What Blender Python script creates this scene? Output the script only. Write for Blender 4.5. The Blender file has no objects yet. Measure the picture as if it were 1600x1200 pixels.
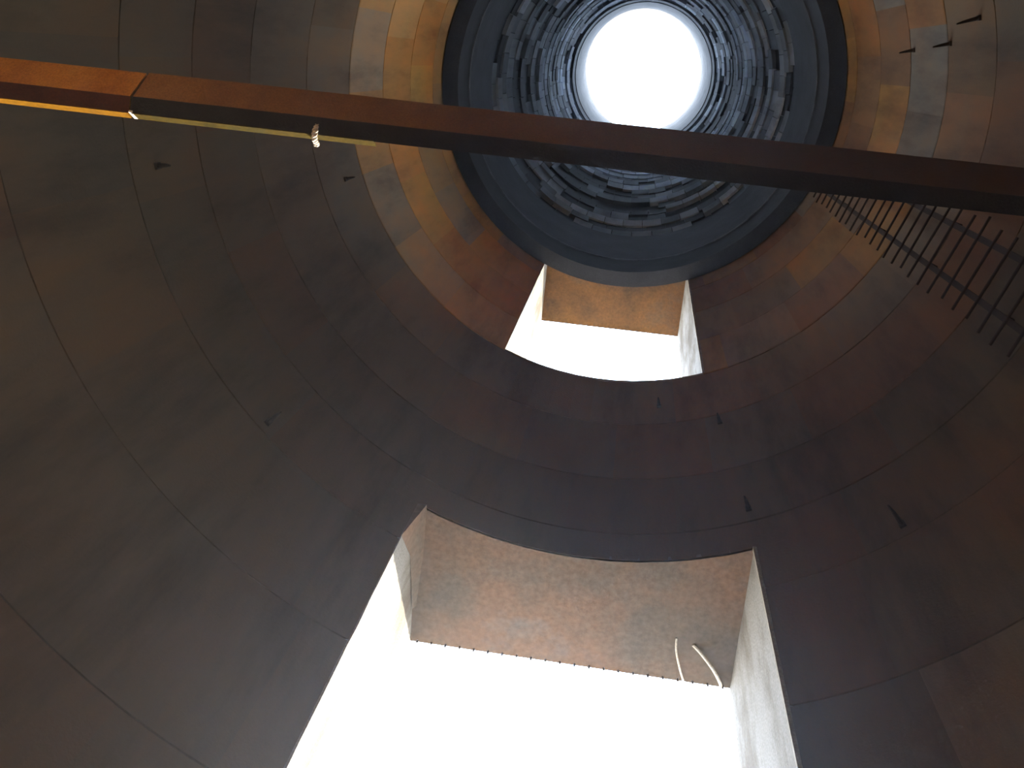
import bpy, bmesh, math, random
from mathutils import Vector, Matrix, noise
C = bpy.context.scene.collection
sc = bpy.context.scene
rnd = random.Random(7)
ZC = 1.6                                   # eye height above the floor; measured heights below are above the eye

def lin(r, g, b):
    f = lambda c: (c/255/12.92) if c/255 <= .04045 else ((c/255+.055)/1.055)**2.4
    return (f(r), f(g), f(b), 1.0)

# ---------------------------------------------------------------- camera
cam = bpy.data.cameras.new('camera'); camo = bpy.data.objects.new('camera', cam); C.objects.link(camo)
cam.sensor_fit = 'HORIZONTAL'; cam.sensor_width = 36.0; cam.lens = 36*1407.33/1600
cam.clip_start = .05; cam.clip_end = 500
rows = ((0.98764027, -0.07190205, 0.13927237), (-0.11514905, -0.93569027, 0.33350326), (0.10633623, -0.34541833, -0.93240484))
camo.matrix_world = Matrix.Translation((0.0715, -0.4158, ZC)) @ Matrix(rows).transposed().to_4x4()
sc.camera = camo

# ---------------------------------------------------------------- sky, sun, exposure
SUN_AZ, SUN_EL = math.radians(24), math.radians(28)
sun = bpy.data.lights.new('sun', 'SUN'); suno = bpy.data.objects.new('sun', sun); C.objects.link(suno)
sd = Vector((math.sin(SUN_AZ)*math.cos(SUN_EL), math.cos(SUN_AZ)*math.cos(SUN_EL), math.sin(SUN_EL)))
suno.rotation_euler = sd.to_track_quat('Z', 'Y').to_euler(); suno.location = sd*60
sun.energy = 14.0; sun.color = (1.0, .87, .68); sun.angle = .009
w = bpy.data.worlds.new('sky'); sc.world = w; w.use_nodes = True
nt = w.node_tree; bg = nt.nodes['Background']
tc = nt.nodes.new('ShaderNodeTexCoord'); sep = nt.nodes.new('ShaderNodeSeparateXYZ')
rp = nt.nodes.new('ShaderNodeValToRGB')
rp.color_ramp.elements[0].position = 0.0; rp.color_ramp.elements[0].color = (.95, .92, .86, 1)
rp.color_ramp.elements[1].position = .7; rp.color_ramp.elements[1].color = (.70, .88, 1.16, 1)
nt.links.new(tc.outputs['Generated'], sep.inputs[0]); nt.links.new(sep.outputs['Z'], rp.inputs[0])
nt.links.new(rp.outputs[0], bg.inputs['Color']); bg.inputs['Strength'].default_value = 6.0
sc.view_settings.view_transform = 'Standard'; sc.view_settings.look = 'None'
sc.view_settings.gamma = 1.0; sc.view_settings.use_curve_mapping = False
sc.view_settings.exposure = 1.0
sc.cycles.max_bounces = 10; sc.cycles.diffuse_bounces = 7; sc.cycles.use_denoising = True
sc.cycles.sample_clamp_indirect = 8.0

# ---------------------------------------------------------------- helpers
def obj(name, verts, faces, mat, parent=None, smooth=False, tints=None):
    me = bpy.data.meshes.new(name); me.from_pydata([tuple(v) for v in verts], [], faces)
    me.materials.append(mat)
    if tints is not None:                  # one colour per face
        at = me.color_attributes.new('tint', 'FLOAT_COLOR', 'CORNER'); k = 0
        for i, f in enumerate(faces):
            t = tints[i] if isinstance(tints, list) else tints
            for _ in f: at.data[k].color = t; k += 1
    bm = bmesh.new(); bm.from_mesh(me); bmesh.ops.recalc_face_normals(bm, faces=bm.faces); bm.to_mesh(me); bm.free()
    if smooth:
        for q in me.polygons: q.use_smooth = True
    o = bpy.data.objects.new(name, me); C.objects.link(o)
    if parent: o.parent = parent
    return o
def empty(name, loc=(0, 0, 0)):
    o = bpy.data.objects.new(name, None); C.objects.link(o); o.location = loc; return o
def put(o, parent):                        # parent, keep where it stands
    o.parent = parent; o.matrix_parent_inverse = Matrix.Translation(-Vector(parent.location)); return o
def tag(o, label, cat, group=None):
    o['label'] = label; o['category'] = cat
    if group: o['group'] = group
    return o
def structure(o, label=None):
    o['kind'] = 'structure'
    if label: o['label'] = label
    return o

def material(name, rough=.9, spec=.25):
    m = bpy.data.materials.new(name); m.use_nodes = True
    b = m.node_tree.nodes['Principled BSDF']; b.inputs['Roughness'].default_value = rough
    b.inputs['Specular IOR Level'].default_value = spec
    return m, m.node_tree, b
def noise_node(t, scale, detail=5, rough=.6, stretch=(1, 1, 1)):
    tc = t.nodes.new('ShaderNodeTexCoord'); mp = t.nodes.new('ShaderNodeMapping'); mp.inputs['Scale'].default_value = stretch
    n = t.nodes.new('ShaderNodeTexNoise'); n.inputs['Scale'].default_value = scale; n.inputs['Detail'].default_value = detail
    n.inputs['Roughness'].default_value = rough
    t.links.new(tc.outputs['Object'], mp.inputs[0]); t.links.new(mp.outputs[0], n.inputs['Vector']); return n
def ramp(t, src, stops):
    r = t.nodes.new('ShaderNodeValToRGB'); t.links.new(src, r.inputs[0]); e = r.color_ramp.elements
    for i, (p, c) in enumerate(stops):
        x = e[i] if i < 2 else e.new(p)
        x.position = p; x.color = c
    return r
def mix(t, fac, a, b, mode='MIX'):
    x = t.nodes.new('ShaderNodeMix'); x.data_type = 'RGBA'; x.blend_type = mode
    for k, v in ((0, fac), (6, a), (7, b)):
        if isinstance(v, (int, float, tuple)): x.inputs[k].default_value = v
        else: t.links.new(v, x.inputs[k])
    return x.outputs[2]
def bump(t, b, src, strength, dist=.01):
    n = t.nodes.new('ShaderNodeBump'); n.inputs['Strength'].default_value = strength; n.inputs['Distance'].default_value = dist
    t.links.new(src, n.inputs['Height']); t.links.new(n.outputs[0], b.inputs['Normal'])
def two_tone(name, stops, scale=3, stretch=(1, 1, 1), rough=.9, bs=.4, detail=6, fine=60):
    m, t, b = material(name, rough)
    n = noise_node(t, scale, detail, .65, stretch); r = ramp(t, n.outputs['Fac'], stops)
    f = noise_node(t, fine, 4); g = ramp(t, f.outputs['Fac'], [(.3, (.7, .7, .7, 1)), (.7, (1.15, 1.15, 1.15, 1))])
    t.links.new(mix(t, 1.0, r.outputs[0], g.outputs[0], 'MULTIPLY'), b.inputs['Base Color'])
    bump(t, b, f.outputs['Fac'], bs); return m
def tinted(name, streak, spots, rough=.92):
    """colour of the piece itself (attribute) with streaks, blotches and grain"""
    m, t, b = material(name, rough)
    a = t.nodes.new('ShaderNodeAttribute'); a.attribute_type = 'GEOMETRY'; a.attribute_name = 'tint'
    n = noise_node(t, 2.2, 6, .65, (1, 1, .22)); r = ramp(t, n.outputs['Fac'], streak)
    c = mix(t, 1.0, a.outputs['Color'], r.outputs[0], 'MULTIPLY')
    q = noise_node(t, .9, 5, .6); qr = ramp(t, q.outputs['Fac'], [(.42, (0, 0, 0, 1)), (.62, (1, 1, 1, 1))])
    c = mix(t, qr.outputs[0], c, mix(t, 1.0, c, spots, 'MULTIPLY'))
    f = noise_node(t, 45, 4); t.links.new(c, b.inputs['Base Color']); bump(t, b, f.outputs['Fac'], .35); return m

M_panel = tinted('sooty_concrete', [(.30, (.55, .55, .58, 1)), (.5, (1, 1, 1, 1)), (.72, (1.35, 1.15, .9, 1))], (1.12, .92, .78, 1))
M_block = tinted('soot_and_lime_blocks', [(.30, (.6, .62, .66, 1)), (.5, (1, 1, 1, 1)), (.7, (1.25, 1.25, 1.25, 1))], (.8, .85, .95, 1))
M_joint = two_tone('joint_mortar', [(.3, (.03, .02, .015, 1)), (.7, (.07, .042, .025, 1))], 4)
M_soffit1 = two_tone('soffit_concrete', [(.28, (.07, .068, .064, 1)), (.45, (.11, .09, .07, 1)), (.6, (.16, .10, .065, 1)), (.75, (.12, .115, .11, 1))], .85, bs=.12, fine=25)
M_soffit2 = two_tone('ochre_soffit_concrete', [(.3, (.06, .036, .017, 1)), (.55, (.135, .066, .022, 1)), (.75, (.085, .066, .05, 1))], 1.6, bs=.12, fine=25)
M_jamb = two_tone('pale_jamb_render', [(.25, (.08, .058, .034, 1)), (.42, (.14, .125, .10, 1)), (.55, (.23, .225, .21, 1)), (.8, (.27, .265, .25, 1))], 2.2, (1, 1, .3))
M_arris = two_tone('worn_edge_concrete', [(.3, (.18, .16, .13, 1)), (.7, (.30, .28, .24, 1))], 6)
M_rim = two_tone('rim_concrete', [(.3, (.10, .095, .085, 1)), (.7, (.19, .18, .165, 1))], 2)
M_liner = two_tone('sooty_lining_base', [(.3, (.022, .025, .031, 1)), (.7, (.045, .05, .058, 1))], 2.5)
M_lowest = two_tone('black_soot_lining', [(.3, (.012, .013, .017, 1)), (.7, (.026, .028, .034, 1))], 2.5)
M_lip = two_tone('dusty_lip', [(.35, (.03, .032, .036, 1)), (.65, (.12, .125, .135, 1))], 3)
M_shell = two_tone('outer_concrete', [(.3, (.28, .25, .21, 1)), (.7, (.42, .38, .33, 1))], 1)
M_floor = two_tone('dusty_floor', [(.3, (.025, .02, .017, 1)), (.7, (.05, .042, .035, 1))], 2)
M_ground = two_tone('dry_ground', [(.3, (.30, .24, .17, 1)), (.7, (.48, .41, .31, 1))], .4)
M_rust_l = two_tone('orange_rust', [(.3, (.34, .12, .014, 1)), (.55, (.50, .21, .03, 1)), (.75, (.56, .27, .05, 1))], 5, rough=.8, fine=120)
M_rust_r = two_tone('brown_rust_with_shade', [(.3, (.19, .075, .022, 1)), (.55, (.28, .13, .035, 1)), (.75, (.36, .18, .055, 1))], 3, rough=.8, fine=120)
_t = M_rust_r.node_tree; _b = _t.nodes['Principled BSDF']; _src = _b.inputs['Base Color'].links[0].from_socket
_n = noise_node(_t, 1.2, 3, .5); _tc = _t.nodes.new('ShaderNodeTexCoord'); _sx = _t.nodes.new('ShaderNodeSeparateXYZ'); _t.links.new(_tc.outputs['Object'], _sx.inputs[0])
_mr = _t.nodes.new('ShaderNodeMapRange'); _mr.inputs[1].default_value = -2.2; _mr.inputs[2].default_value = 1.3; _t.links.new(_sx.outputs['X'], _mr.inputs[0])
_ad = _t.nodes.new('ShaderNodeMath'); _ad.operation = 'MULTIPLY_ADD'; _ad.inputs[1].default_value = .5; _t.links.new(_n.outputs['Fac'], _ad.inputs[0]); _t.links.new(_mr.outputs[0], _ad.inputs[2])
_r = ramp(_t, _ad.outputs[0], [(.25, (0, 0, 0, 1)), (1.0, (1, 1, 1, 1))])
_t.links.new(mix(_t, _r.outputs[0], _src, (.045, .022, .011, 1)), _b.inputs['Base Color'])          # light falling off along the beam, put into the colour towards the right
M_under_l = two_tone('dark_red_underside', [(.3, (.06, .014, .004, 1)), (.7, (.11, .03, .008, 1))], 4, rough=.8, fine=120)
M_under_r = two_tone('black_underside', [(.3, (.010, .007, .006, 1)), (.7, (.018, .013, .010, 1))], 4, rough=.8, fine=120)
M_lip_l = two_tone('ochre_paint', [(.3, (.12, .055, .002, 1)), (.7, (.15, .072, .003, 1))], 6, rough=.95)
M_lip_r = two_tone('faded_paint', [(.35, (.025, .019, .003, 1)), (.5, (.042, .028, .003, 1)), (.65, (.032, .026, .006, 1))], 9, rough=.95)
M_iron = two_tone('black_iron', [(.3, (.016, .011, .008, 1)), (.7, (.04, .025, .016, 1))], 8, rough=.8)
M_ladder = two_tone('rusted_ladder_iron', [(.3, (.010, .006, .004, 1)), (.7, (.03, .016, .008, 1))], 8, rough=.85)
for _m in (M_lip_l, M_lip_r): _m.node_tree.nodes['Principled BSDF'].inputs['Specular IOR Level'].default_value = .03
M_rope = two_tone('white_rope', [(.3, (.55, .45, .35, 1)), (.7, (.8, .74, .66, 1))], 30)
M_wire = two_tone('pale_wire', [(.3, (.5, .47, .43, 1)), (.7, (.7, .68, .65, 1))], 30)

# ---------------------------------------------------------------- measures of the stack
def R(z): return 3.2-.0215*z               # inner face of the concrete
HT = 37.63
A2 = -.0091
OPEN = [dict(w=2.4857, z0=2.2, z1=5.909, yb=4.045, az=0.0, xb=1.0124),  # unseen sill raised so that no sun lands on the floor
        dict(w=2.2392, z0=9.703, z1=14.418, yb=3.755, az=A2, xb=1.006)]
LIFTS = [-1.6, -.6, .6, 1.85, 3.05, 4.25, 5.40, 6.30, 7.25, 8.464, 9.67, 10.88, 12.10, 13.30, 14.8]
def opening_edge(o, s, z, grow=0):         # angle of the left (-1) / right (+1) edge on the inner face
    return math.asin((o['w']/2+grow)/R(z))*s + o['az']
def pol(r, a, z): return Vector((r*math.sin(a), r*math.cos(a), z+ZC))     # angle from the openings' axis

# ---------------------------------------------------------------- ground and floor
g = obj('ground', [(-90, -90, -.06), (90, -90, -.06), (90, 90, -.06), (-90, 90, -.06), (-90, -90, -.3), (90, -90, -.3), (90, 90, -.3), (-90, 90, -.3)],
        [(0, 1, 2, 3), (4, 5, 6, 7), (0, 1, 5, 4), (1, 2, 6, 5), (2, 3, 7, 6), (3, 0, 4, 7)], M_ground); structure(g)
n = 64; vs = [pol(4.3, 2*math.pi*i/n, -1.6) for i in range(n)]+[pol(4.3, 2*math.pi*i/n, -1.66) for i in range(n)]
structure(obj('floor', vs, [tuple(range(n)), tuple(range(n, 2*n))]+[(i, (i+1) % n, (i+1) % n+n, i+n) for i in range(n)], M_floor))

# ---------------------------------------------------------------- shell of the stack: a thick ring with two openings through it
def shell(name, zs, o, rin):
    zh = [o['z0']-.045, o['z1']+.045]
    zs = sorted(zs+zh)
    half = lambda z, s: opening_edge(o, s, z, .05)
    na, nb = 10, 78
    cols = [('h', i/na) for i in range(na+1)]+[('w', i/nb) for i in range(1, nb)]
    V, F = [], []
    def ang(c, z):
        l, r = half(z, -1), half(z, 1)
        return l+(r-l)*c[1] if c[0] == 'h' else r+(2*math.pi-(r-l))*c[1]
    ca, sa = math.cos(o['az']), math.sin(o['az'])
    def outer(c, z):
        if c[0] == 'h':
            x = (o['w']/2*o['xb']+.05)*(2*c[1]-1); y = o['yb']
            return Vector((x*ca+y*sa, -x*sa+y*ca, z+ZC))
        a = ang(c, z); ro = math.hypot(o['yb'], o['w']/2*o['xb']+.05)
        a0 = math.atan2(o['w']/2*o['xb']+.05, o['yb']); a = o['az']+a0+(2*math.pi-2*a0)*c[1]
        return pol(ro, a, z)
    N = len(cols)
    for z in zs:
        for c in cols: V.append(pol(rin(z), ang(c, z), z))
        for c in cols: V.append(outer(c, z))
    for k in range(len(zs)-1):
        for i in range(N):
            j = (i+1) % N
            if cols[i][0] == 'h' and cols[j][0] == 'h' and zs[k] >= zh[0]-1e-6 and zs[k+1] <= zh[1]+1e-6: continue
            b, t = k*2*N, (k+1)*2*N
            F.append((b+i, b+j, t+j, t+i)); F.append((b+N+i, b+N+j, t+N+j, t+N+i))
    for k in (0, len(zs)-1):
        b = k*2*N; F += [(b+i, b+(i+1) % N, b+N+(i+1) % N, b+N+i) for i in range(N)]
    return obj(name, V, F, M_shell)
def rl(z): return 2.651 if z < 13.807 else 2.651-(z-13.807)*.0185         # inner face of the lining
def rin_up(z): return R(z)+.03 if z < 15.6 else max(rl(z)+.16, 2.2)
wall1 = structure(shell('wall_lower', [-1.6, 1, 7.2, 8.45], OPEN[0], lambda z: R(z)+.03))
wall2 = structure(shell('wall_upper', [8.45, 9.2, 15.5, 15.7, 18, 22, 26, 30, 34, HT], OPEN[1], rin_up))
# dark joint bed seen between the panels
def bed(zs, o, parent):
    na, nb = 8, 64; V, F = [], []
    zs = sorted(set(zs+[o['z0'], o['z1']])); N = na+nb
    for z in zs:
        l, r = opening_edge(o, -1, z), opening_edge(o, 1, z)
        for rr in (R(z)+.018, R(z)+.034):
            for i in range(N):
                a = l+(r-l)*i/na if i <= na else r+(2*math.pi-(r-l))*(i-na)/nb
                V.append(pol(rr, a, z))
    for k in range(len(zs)-1):
        for i in range(N):
            if i < na and zs[k] >= o['z0']-1e-6 and zs[k+1] <= o['z1']+1e-6: continue
            j = (i+1) % N; b, t = k*2*N, (k+1)*2*N
            F += [(b+i, b+j, t+j, t+i), (b+N+i, b+N+j, t+N+j, t+N+i)]
    return obj('joint_bed', V, F, M_joint, parent)
bed([-1.6, 1, 7.2, 8.45], OPEN[0], wall1); bed([8.45, 9.0, 12, 15.5], OPEN[1], wall2)

# ---------------------------------------------------------------- poured panels of the inner face
NP = 22
def shade(z, a):
    """panel colour: soot brown low down, ochre and grey patches higher up"""
    u = rnd.random()
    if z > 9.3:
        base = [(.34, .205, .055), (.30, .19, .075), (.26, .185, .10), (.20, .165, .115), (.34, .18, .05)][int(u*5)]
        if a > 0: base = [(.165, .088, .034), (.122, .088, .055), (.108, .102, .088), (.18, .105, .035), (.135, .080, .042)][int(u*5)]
    elif z > 8: base = [(.108, .078, .044), (.098, .080, .055), (.118, .074, .040)][int(u*3)]
    else: base = [(.100, .072, .040), (.092, .073, .046), (.104, .066, .035), (.088, .070, .046)][int(u*4)]
    if z < 7: base = tuple(q*.78 for q in base)          # darker tone on the lowest lifts
    if z < 4.4 and .5 < a < 1.3: base = (.10, .08, .052)
    if z < 3.2 and abs(a) > 1.75: base = (.36, .27, .18)      # unseen low back wall made paler to bounce more sunlight
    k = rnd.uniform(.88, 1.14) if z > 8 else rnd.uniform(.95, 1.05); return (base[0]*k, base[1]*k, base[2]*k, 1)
def panel(za, zb, a0, a1, parent, tint):
    """one curved slab, cut where an opening passes through it"""
    g = .009 if za > 5 else .005
    za += g; zb -= g
    opens = [o for o in OPEN if o['z0'] < zb and o['z1'] > za]
    zl = [za, zb]
    for o in opens:
        for q in (o['z0'], o['z1']):
            if za+.01 < q < zb-.01: zl.append(q)
    zl.sort(); V, F = [], []; d = rnd.uniform(-.0015, .0015); cells = []
    for k in range(len(zl)-1):
        z0, z1 = zl[k], zl[k+1]; zm = (z0+z1)/2
        ops = [o for o in opens if o['z0'] < zm < o['z1']]
        spans = [(lambda z: a0, lambda z: a1)]
        for o in ops:
            l, r = opening_edge(o, -1, zm), opening_edge(o, 1, zm)
            if r < a0 or l > a1: continue
            spans = []
            if l > a0+.004: spans.append((lambda z: a0, lambda z, o=o: opening_edge(o, -1, z)))
            if r < a1-.004: spans.append((lambda z, o=o: opening_edge(o, 1, z), lambda z: a1))
        for lo, hi in spans: cells.append((z0, z1, lo, hi))
    for z0, z1, lo, hi in cells:
        m = max(2, int((hi(z0)-lo(z0))/.075)+1); b = len(V)
        for z in (z0, z1):
            for i in range(m+1):
                a = lo(z)+(hi(z)-lo(z))*i/m
                ch = .006 if (z == za or z == zb) else 0
                V.append(pol(R(z)+d+ch, a, z)); V.append(pol(R(z)+.017, a, z))
        t = b+2*(m+1)
        for i in range(m):
            p, q = b+2*i, t+2*i
            F += [(p, p+2, q+2, q), (p+1, p+3, q+3, q+1), (p, p+2, p+3, p+1), (q, q+2, q+3, q+1)]
        F += [(b, b+1, t+1, t), (b+2*m, b+2*m+1, t+2*m+1, t+2*m)]
    if V: obj('concrete_panel', V, F, M_panel, parent, tints=tint)
for k in range(0, len(LIFTS)-1):
    za, zb = LIFTS[k], LIFTS[k+1]; off = rnd.uniform(0, 1)
    for i in range(NP):
        a0 = -math.pi+2*math.pi*(i+off)/NP; a1 = a0+2*math.pi/NP
        if a0 > math.pi: a0 -= 2*math.pi; a1 -= 2*math.pi
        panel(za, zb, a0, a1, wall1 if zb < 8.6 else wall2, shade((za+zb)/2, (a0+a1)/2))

# ---------------------------------------------------------------- reveals of the two openings
def reveal(name, o, ms, label):
    root = structure(empty(name, (0, o['yb']-.4, o['z1']+ZC)), label)
    ca, sa = math.cos(o['az']), math.sin(o['az'])
    def W(x, y, z): return Vector((x*ca+y*sa, -x*sa+y*ca, z+ZC))
    hw, ho, yb, z0, z1 = o['w']/2, o['w']/2*o['xb'], o['yb'], o['z0'], o['z1']
    def inner(x, z): return math.sqrt((R(z)+.001)**2-x*x)
    n = 16
    for zz, s, nm, mt in ((z1, 1, 'soffit', ms), (z0, -1, 'sill', M_jamb)):
        V, F = [], []
        for i in range(n+1):
            f = 2*i/n-1
            V += [W(hw*f, inner(hw*f, zz), zz), W(ho*f, yb, zz), W(hw*f, inner(hw*f, zz), zz+s*.044), W(ho*f, yb, zz+s*.044)]
        for i in range(n):
            a, b = 4*i, 4*i+4
            F += [(a, a+1, b+1, b), (a+2, a+3, b+3, b+2), (a, b, b+2, a+2), (a+1, b+1, b+3, a+3)]
        F += [(0, 1, 3, 2), (4*n, 4*n+1, 4*n+3, 4*n+2)]
        put(obj(nm, V, F, mt), root)
    for s in (-1, 1):
        V, F = [], []; m = 24
        for i in range(m+1):
            z = z0+(z1-z0)*i/m; y = inner(hw, z)
            e = .007*noise.noise((i*.9, s*3, z1)) if 0 < i < m else 0
            V += [W(s*(hw+e), y, z), W(s*ho, yb, z), W(s*(hw+.046), y, z), W(s*(ho+.046), yb, z)]
        for i in range(m):
            a, b = 4*i, 4*i+4
            F += [(a, a+1, b+1, b), (a+2, a+3, b+3, b+2), (a, b, b+2, a+2), (a+1, b+1, b+3, a+3)]
        F += [(0, 1, 3, 2), (4*m, 4*m+1, 4*m+3, 4*m+2)]
        put(obj('jamb', V, F, M_jamb), root)
    # worn pale edge along the right side and the right half of the soffit
    V, F = [], []; m = 30
    for i in range(m+1):
        z = z0+(z1-z0)*i/m; y = inner(hw, z); e = .006*noise.noise((i*1.3, 8, z1))
        V += [W(hw-.012, y-.012, z), W(hw-.006, y+.03+e, z), W(hw+.014+e, y-.014, z), W(hw+.014, y+.02, z)]
    for i in range(m):
        a, b = 4*i, 4*i+4
        F += [(a, a+1, b+1, b), (a+2, a+3, b+3, b+2), (a, b, b+2, a+2), (a+1, b+1, b+3, a+3)]
    F += [(0, 1, 3, 2), (4*m, 4*m+1, 4*m+3, 4*m+2)]
    ed = put(obj('worn_edge', V, F, M_arris), root)
    # cut bar ends under the outer edge of the soffit
    V, F = [], []; cnt = 19 if name == 'trim_2' else 22
    for i in range(cnt):
        x = ho*(2*(i+.5)/cnt-1); hh = .018+.012*rnd.random()
        b = len(V)
        for zz in (z1+.01, z1-hh):
            for q in range(6): V.append(W(x+.008*math.cos(q*math.pi/3), yb-.012+.008*math.sin(q*math.pi/3), zz))
        F += [(b+q, b+(q+1) % 6, b+6+(q+1) % 6, b+6+q) for q in range(6)]+[tuple(range(b+6, b+12)), tuple(range(b, b+6))]
    st = put(obj('bar_ends', V, F, M_iron), root); st['kind'] = 'stuff'
    return root, W
tr1, W1 = reveal('trim_1', OPEN[0], M_soffit1, 'concrete reveal of the large lower opening')
tr2, W2 = reveal('trim_2', OPEN[1], M_soffit2, 'ochre concrete reveal of the small upper opening under the lining')
# shaded top left corner of the large opening, added as a dark patch
V = []; F = []; o = OPEN[0]; hw = o['w']/2; yin = math.sqrt(R(5.9)**2-hw*hw)
pts = [(-hw, yin, 5.91), (-hw+.02, yin+.9, 5.91), (-hw, yin, 5.42), (-hw, yin+.34, 5.72), (-hw, yin+.9, 5.86), (-hw+.07, yin-.0, 5.91), (-hw+.06, yin+.4, 5.91)]
V = [W1(*q) for q in pts]; F = [(0, 2, 5), (2, 3, 5), (3, 6, 5), (3, 4, 6), (4, 1, 6), (0, 2, 3, 4, 1), (0, 5, 6, 1)]
put(obj('corner_shade', V, F, M_soffit1), tr1)

# ---------------------------------------------------------------- lining: base ring, lips, block courses, rim
ln = structure(empty('trim_3', (0, 0, 13.807+ZC)), 'dark block lining of the upper stack, pale with lime in broken bands')
def ring(name, prof, mat, n=120, smooth=True):
    V, F = [], []; m = len(prof)
    for i in range(n):
        for r, z in prof: V.append(pol(r, 2*math.pi*i/n, z))
    for i in range(n):
        a, b = i*m, ((i+1) % n)*m
        F += [(a+k, a+(k+1) % m, b+(k+1) % m, b+k) for k in range(m)]
    o = put(obj(name, V, F, mat), ln); return o
ZB = 16.6
ring('base_ring', [(2.651, 13.807), (rl(14.6), 14.6), (2.885, 14.6), (2.885, 13.807)], M_lowest)
ring('base_ring', [(rl(14.6)-.003, 14.62), (rl(ZB), ZB), (rl(ZB)+.17, ZB), (2.80, 14.62)], M_liner)
ring('ledge_lip', [(rl(14.6)-.016, 14.60), (rl(14.6)-.012, 14.66), (rl(14.6)+.02, 14.66), (rl(14.6)+.02, 14.60)], M_lip)
ZT = 31.2
ring('lining_back', [(rl(ZB)+.10, ZB), (rl(ZT)+.10, ZT), (rl(ZT)+.14, ZT), (rl(ZB)+.14, ZB)], M_liner)
def block(a0, a1, za, zb, r, dep, V, F):
    b = len(V); m = 2
    for z in (za, zb):
        for i in range(m+1):
            a = a0+(a1-a0)*i/m; V.append(pol(r+(rl(z)-rl(za)), a, z)); V.append(pol(r+dep, a, z))
    t = b+2*(m+1); k = len(F)
    for i in range(m):
        p, q = b+2*i, t+2*i
        F += [(p, p+2, q+2, q), (p+1, p+3, q+3, q+1), (p, p+2, p+3, p+1), (q, q+2, q+3, q+1)]
    F += [(b, b+1, t+1, t), (b+2*m, b+2*m+1, t+2*m+1, t+2*m)]
    return len(F)-k
z = ZB+.02; course = 0; made = 0; SV, SF, ST = [], [], []
while z < ZT-.1:
    h = rnd.choice([.38, .5, .62, .8]); h = min(h, ZT-z)
    cnt = 44 if course < 6 else 40; off = rnd.random(); i = 0
    prot = rnd.uniform(-.035, .035)
    bias = rnd.uniform(-.25, .25)+(.1 if course > 1 else -.12)
    while i < cnt:
        span = 1
        a0 = 2*math.pi*(i+off)/cnt; a1 = 2*math.pi*(i+span+off)/cnt; i += span
        am = (a0+a1)/2
        s = noise.noise((2.2*math.sin(am)+course*5.3, 2.2*math.cos(am), course*1.7))*1.3+bias+rnd.uniform(-.12, .12)+.40
        patch = noise.noise((1.6*math.sin(am)+9, 1.6*math.cos(am), z*.33))
        if patch < -.22: s -= .55
        s = max(0, min(1, s)); k = rnd.uniform(.85, 1.15)
        d, p = (.026, .033, .045), (.78, .86, .94)
        tint = tuple((d[q]+(p[q]-d[q])*s**1.5)*k for q in range(3))+(1,)
        r = rl(z)+prot+(.05 if s < .1 else 0)+rnd.uniform(-.008, .008)
        g = .006/r
        if made < 300:
            V, F = [], []; block(a0+g, a1-g, z, z+h-.03, r, .13-prot, V, F)
            put(obj('block', V, F, M_block, tints=tint), ln); made += 1
        else:
            ST += [tint]*block(a0+g, a1-g, z, z+h-.03, r, .13-prot, SV, SF)
    z += h; course += 1
far = put(obj('far_blocks', SV, SF, M_block, tints=ST), ln); far['kind'] = 'stuff'
ring('collar', [(rl(ZT)-.05, ZT), (rl(ZT)-.07, 32.0), (rl(ZT)+.14, 32.0), (rl(ZT)+.14, ZT)], M_lip)
ring('rim', [(2.235, 32.0), (2.199, HT), (2.5, HT), (2.5, 32.0)], M_rim)

# ---------------------------------------------------------------- beam across the stack, two lengths butted end to end
B0 = Vector((-2.344, -.170, 3.300+ZC)); BD = (Vector((1.348, -.091, 3.2+ZC))-B0).normalized()
BY = Vector((0, 0, 1)).cross(BD).normalized(); BZ = BD.cross(BY)
def bp(t, y, z): return B0+BD*t+BY*y+BZ*z
SECT = [(-.080, .120), (0, 0), (.060, -.016), (.060, .019), (.050, .150), (-.010, .185)]
TS = .537                                                       # where the two lengths meet
bm_root = tag(empty('steel_beam', bp(1.5, 0, 0)), 'long rusty steel beam crossing the whole stack overhead, two lengths butted at its left', 'beam')
def prism(name, sect, t0, t1, mat, n=20, rough=.0, under=None):
    V, F = [], []; m = len(sect)
    for i in range(n+1):
        t = t0+(t1-t0)*i/n
        for k, (y, zz) in enumerate(sect):
            e = rough*noise.noise((t*7, k*3.1, 2)); V.append(bp(t, y+e, zz+e))
    for i in range(n):
        F += [(i*m+k, i*m+(k+1) % m, (i+1)*m+(k+1) % m, (i+1)*m+k) for k in range(m)]
    F += [tuple(range(m)), tuple(range(n*m, n*m+m))]
    o = put(obj(name, V, F, mat), bm_root)
    if under:                              # darker underside, the face between the second and third corner of the section
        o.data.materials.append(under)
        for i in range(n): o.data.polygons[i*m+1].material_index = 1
    return o
T0, T1, TL = -.84, 5.52, 1.48
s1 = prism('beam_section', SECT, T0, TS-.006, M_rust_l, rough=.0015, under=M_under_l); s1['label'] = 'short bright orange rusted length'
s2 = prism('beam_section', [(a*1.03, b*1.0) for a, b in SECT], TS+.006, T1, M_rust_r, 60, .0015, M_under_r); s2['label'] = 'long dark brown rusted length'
LIP = [(.0605, -.0175), (.082, .019), (.076, .022), (.054, -.012)]
l1 = prism('lower_lip', LIP, T0, TS-.016, M_lip_l); l1['label'] = 'ochre painted lower lip'
l2 = prism('lower_lip', LIP, TS+.012, TL, M_lip_r, 30); l2['label'] = 'faded pale lower lip, cut off where its sunlit strip ends'  # edge of the shadow on the strip is put into the lip's length
prism('splice_core', [(a*.9+.004, b*.9+.008) for a, b in SECT], TS-.1, TS+.1, M_iron)
prism('splice_clip', [(.056, -.020), (.083, .020), (.078, .026), (.050, -.014)], TS-.004, TS+.010, M_wire)

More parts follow.
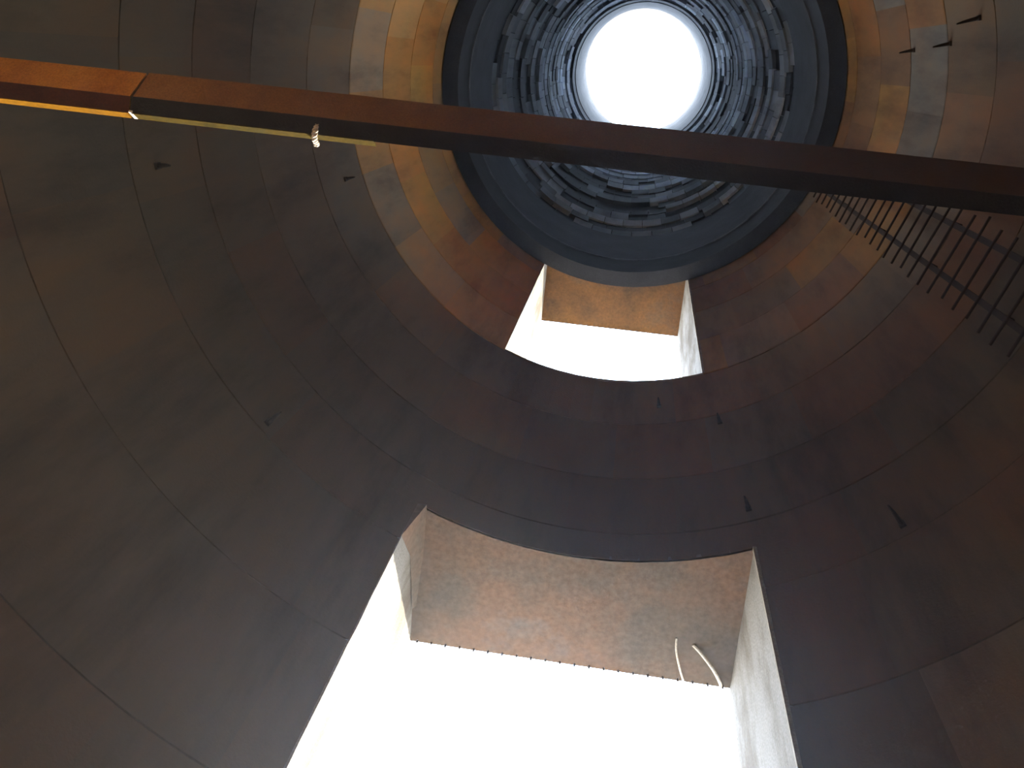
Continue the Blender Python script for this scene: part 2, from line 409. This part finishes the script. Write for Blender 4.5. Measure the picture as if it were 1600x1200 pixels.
# ---------------------------------------------------------------- rope tied round the beam's lip
def tube(pts, r, n=8, rfun=None):
    V, F = [], []; N = len(pts)
    for i, p in enumerate(pts):
        d = (pts[min(i+1, N-1)]-pts[max(i-1, 0)]).normalized()
        u = d.orthogonal().normalized() if i == 0 else (u-d*u.dot(d)).normalized()
        v = d.cross(u); rr = r*(rfun(i/(N-1)) if rfun else 1)
        for k in range(n):
            a = 2*math.pi*k/n; V.append(p+u*rr*math.cos(a)+v*rr*math.sin(a))
    for i in range(N-1):
        F += [(i*n+k, i*n+(k+1) % n, (i+1)*n+(k+1) % n, (i+1)*n+k) for k in range(n)]
    F += [tuple(range(n)), tuple(range((N-1)*n, N*n))]
    return V, F
TR = 1.255
path = [(.024, -.016), (.036, -.022), (.050, -.027), (.066, -.027), (.080, -.018), (.090, .000), (.098, .012), (.104, .008)]
def rope_pt(f):
    x = f*(len(path)-1); i = min(int(x), len(path)-2); q = x-i
    return (path[i][0]*(1-q)+path[i+1][0]*q, path[i][1]*(1-q)+path[i+1][1]*q)
rope = tag(empty('rope_tie', bp(TR, .07, -.03)), 'short twisted white rope end tied under the rusty beam', 'rope')
for s in (0, 1):
    pts = []
    for i in range(41):
        f = i/40; y, zz = rope_pt(f); ph = f*26+s*math.pi
        pts.append(bp(TR+.012*(1-f)+.0055*math.cos(ph), y, zz-.0055*math.sin(ph)))
    V, F = tube(pts, .0062, 8, lambda f: min(1, .35+f*3)*min(1, .5+(1-f)*4))
    put(obj('strand', V, F, M_rope, smooth=True), rope)

# ---------------------------------------------------------------- ladder up the wall
lad = tag(empty('ladder', pol(2.9, math.radians(72), 4.2)), 'dark rusted iron ladder climbing the curved wall at the right', 'ladder')
def RL(z): return R(z)-.15
def lp(z, a): 
    am = math.radians(72.2); c = RL(z)*math.cos(math.radians(a)-am) if False else RL(z)
    return pol(c, math.radians(a), z)
def strap(zs, a, wdt, dep):
    V, F = [], []
    for z in zs:
        c = lp(z, a); rad = Vector((c.x, c.y, 0)).normalized(); tan = Vector((rad.y, -rad.x, 0))
        for s, d in ((-1, -1), (1, -1), (1, 1), (-1, 1)): V.append(c+tan*s*wdt/2+rad*d*dep/2)
    for i in range(len(zs)-1):
        F += [(i*4+k, i*4+(k+1) % 4, i*4+4+(k+1) % 4, i*4+4+k) for k in range(4)]
    m = len(V); F += [(0, 1, 2, 3), (m-4, m-3, m-2, m-1)]; return V, F
zs = [4.2+i*.45 for i in range(20)]
for a in (68.6, 76.2):
    V, F = strap(zs, a, .045, .018); put(obj('rail', V, F, M_ladder), lad)
zr = 4.35
while zr < 12.9:
    a0, a1 = 65.2+rnd.uniform(-.5, .5), 79.2+rnd.uniform(-.6, .6)
    p0, p1 = lp(zr+rnd.uniform(-.02, .02), a0), lp(zr+rnd.uniform(-.02, .02), a1)
    V, F = tube([p0.lerp(p1, i/4) for i in range(5)], .011, 6); put(obj('rung', V, F, M_ladder), lad); zr += .283
for zb in (4.9, 6.6, 8.3, 10.0, 11.7):
    for a in (68.6, 76.2):
        c = lp(zb, a); rad = Vector((c.x, c.y, 0)).normalized()
        V, F = tube([c-rad*.01, c+rad*.10, c+rad*.17], .016, 6); put(obj('wall_bracket', V, F, M_ladder), lad)

# ---------------------------------------------------------------- iron anchors sticking out of the wall
ANCH = [(10.75, 104.4, .16, 'upper of the two close iron anchors on the right wall, nearest the dark lining'),
        (9.59, 105.2, .17, 'second iron anchor outward from the lining on the right wall'),
        (8.81, 108.9, .20, 'outermost iron anchor on the right wall above the beam'),
        (8.91, 11.8, .12, 'iron anchor right below the sill of the small upper opening'),
        (8.25, 22.8, .12, 'iron anchor below and right of the small upper opening'),
        (6.48, 24.3, .14, 'iron anchor just above the right corner of the large opening'),
        (5.52, 42.1, .20, 'iron anchor on the wall right of the large opening'),
        (5.51, -46.6, .16, 'iron anchor on the dark wall left of the large opening'),
        (9.12, -71.8, .12, 'iron anchor on the left wall just below the rope on the beam'),
        (5.70, -81.4, .12, 'iron anchor on the far left wall below the beam')]
for zz, a, L, lab in ANCH:
    a = math.radians(a); base = pol(R(zz), a, zz); inw = -Vector((base.x, base.y, 0)).normalized(); up = Vector((0, 0, 1)); sd_ = inw.cross(up)
    t = tag(empty('wall_anchor', base), lab, 'anchor', 'iron anchors in the wall')
    V = [base+sd_*x*.022+up*y*.03-inw*q for q in (.004, -.014) for x, y in ((-1, -1), (1, -1), (1, 1), (-1, 1))]
    put(obj('plate', V, [(0, 1, 2, 3), (4, 5, 6, 7)]+[(k, (k+1) % 4, (k+1) % 4+4, k+4) for k in range(4)], M_iron), t)
    V, F = tube([base+inw*.005, base+inw*L*.6-up*.01, base+inw*L-up*.05], .019, 8, lambda f: 1-.65*f)
    put(obj('spike', V, F, M_iron), t)

# ---------------------------------------------------------------- loose wires hanging at the large opening's outer edge
def wire(pts, r, lab):
    P = [W1(*q) for q in pts]; Q = []
    for i in range(len(P)-1):
        a, b, c, d = P[max(i-1, 0)], P[i], P[i+1], P[min(i+2, len(P)-1)]
        for k in range(6):
            t = k/6; Q.append(.5*((2*b)+(c-a)*t+(2*a-5*b+4*c-d)*t*t+(3*b-a-3*c+d)*t**3))
    Q.append(P[-1]); V, F = tube(Q, r, 7)
    return tag(obj('wire', V, F, M_wire, smooth=True), lab, 'wire', 'pale wires under the lintel')
z1 = OPEN[0]['z1']
wire([(.93, 3.70, z1-.005), (1.00, 3.75, z1-.035), (1.10, 3.86, z1-.05), (1.17, 3.98, z1-.03), (1.19, 4.04, z1-.006)], .013, 'thicker curled pale wire under the right end of the large lintel')
wire([(.80, 3.66, z1-.004), (.81, 3.76, z1-.03), (.86, 3.92, z1-.03), (.90, 4.03, z1-.006)], .008, 'thin pale wire left of the thicker curled wire under the large lintel')

# ---------------------------------------------------------------- added thin haze, standing in for lens glare around the openings
m = bpy.data.materials.new('glare_haze'); m.use_nodes = True; t = m.node_tree; t.nodes.remove(t.nodes['Principled BSDF'])
v = t.nodes.new('ShaderNodeVolumeScatter'); v.inputs['Density'].default_value = .0075; v.inputs['Anisotropy'].default_value = .82
v.inputs['Color'].default_value = (.95, .97, 1, 1); t.links.new(v.outputs[0], t.nodes['Material Output'].inputs['Volume'])
n = 48; V = [pol(2.75, 2*math.pi*i/n, z) for z in (-1.55, 2.9) for i in range(n)]
h = obj('glare_veil', V, [tuple(range(n)), tuple(range(n, 2*n))]+[(i, (i+1) % n, (i+1) % n+n, i+n) for i in range(n)], m)
h['kind'] = 'stuff'; h['label'] = 'thin haze added in the foot of the stack as a veil of glare'
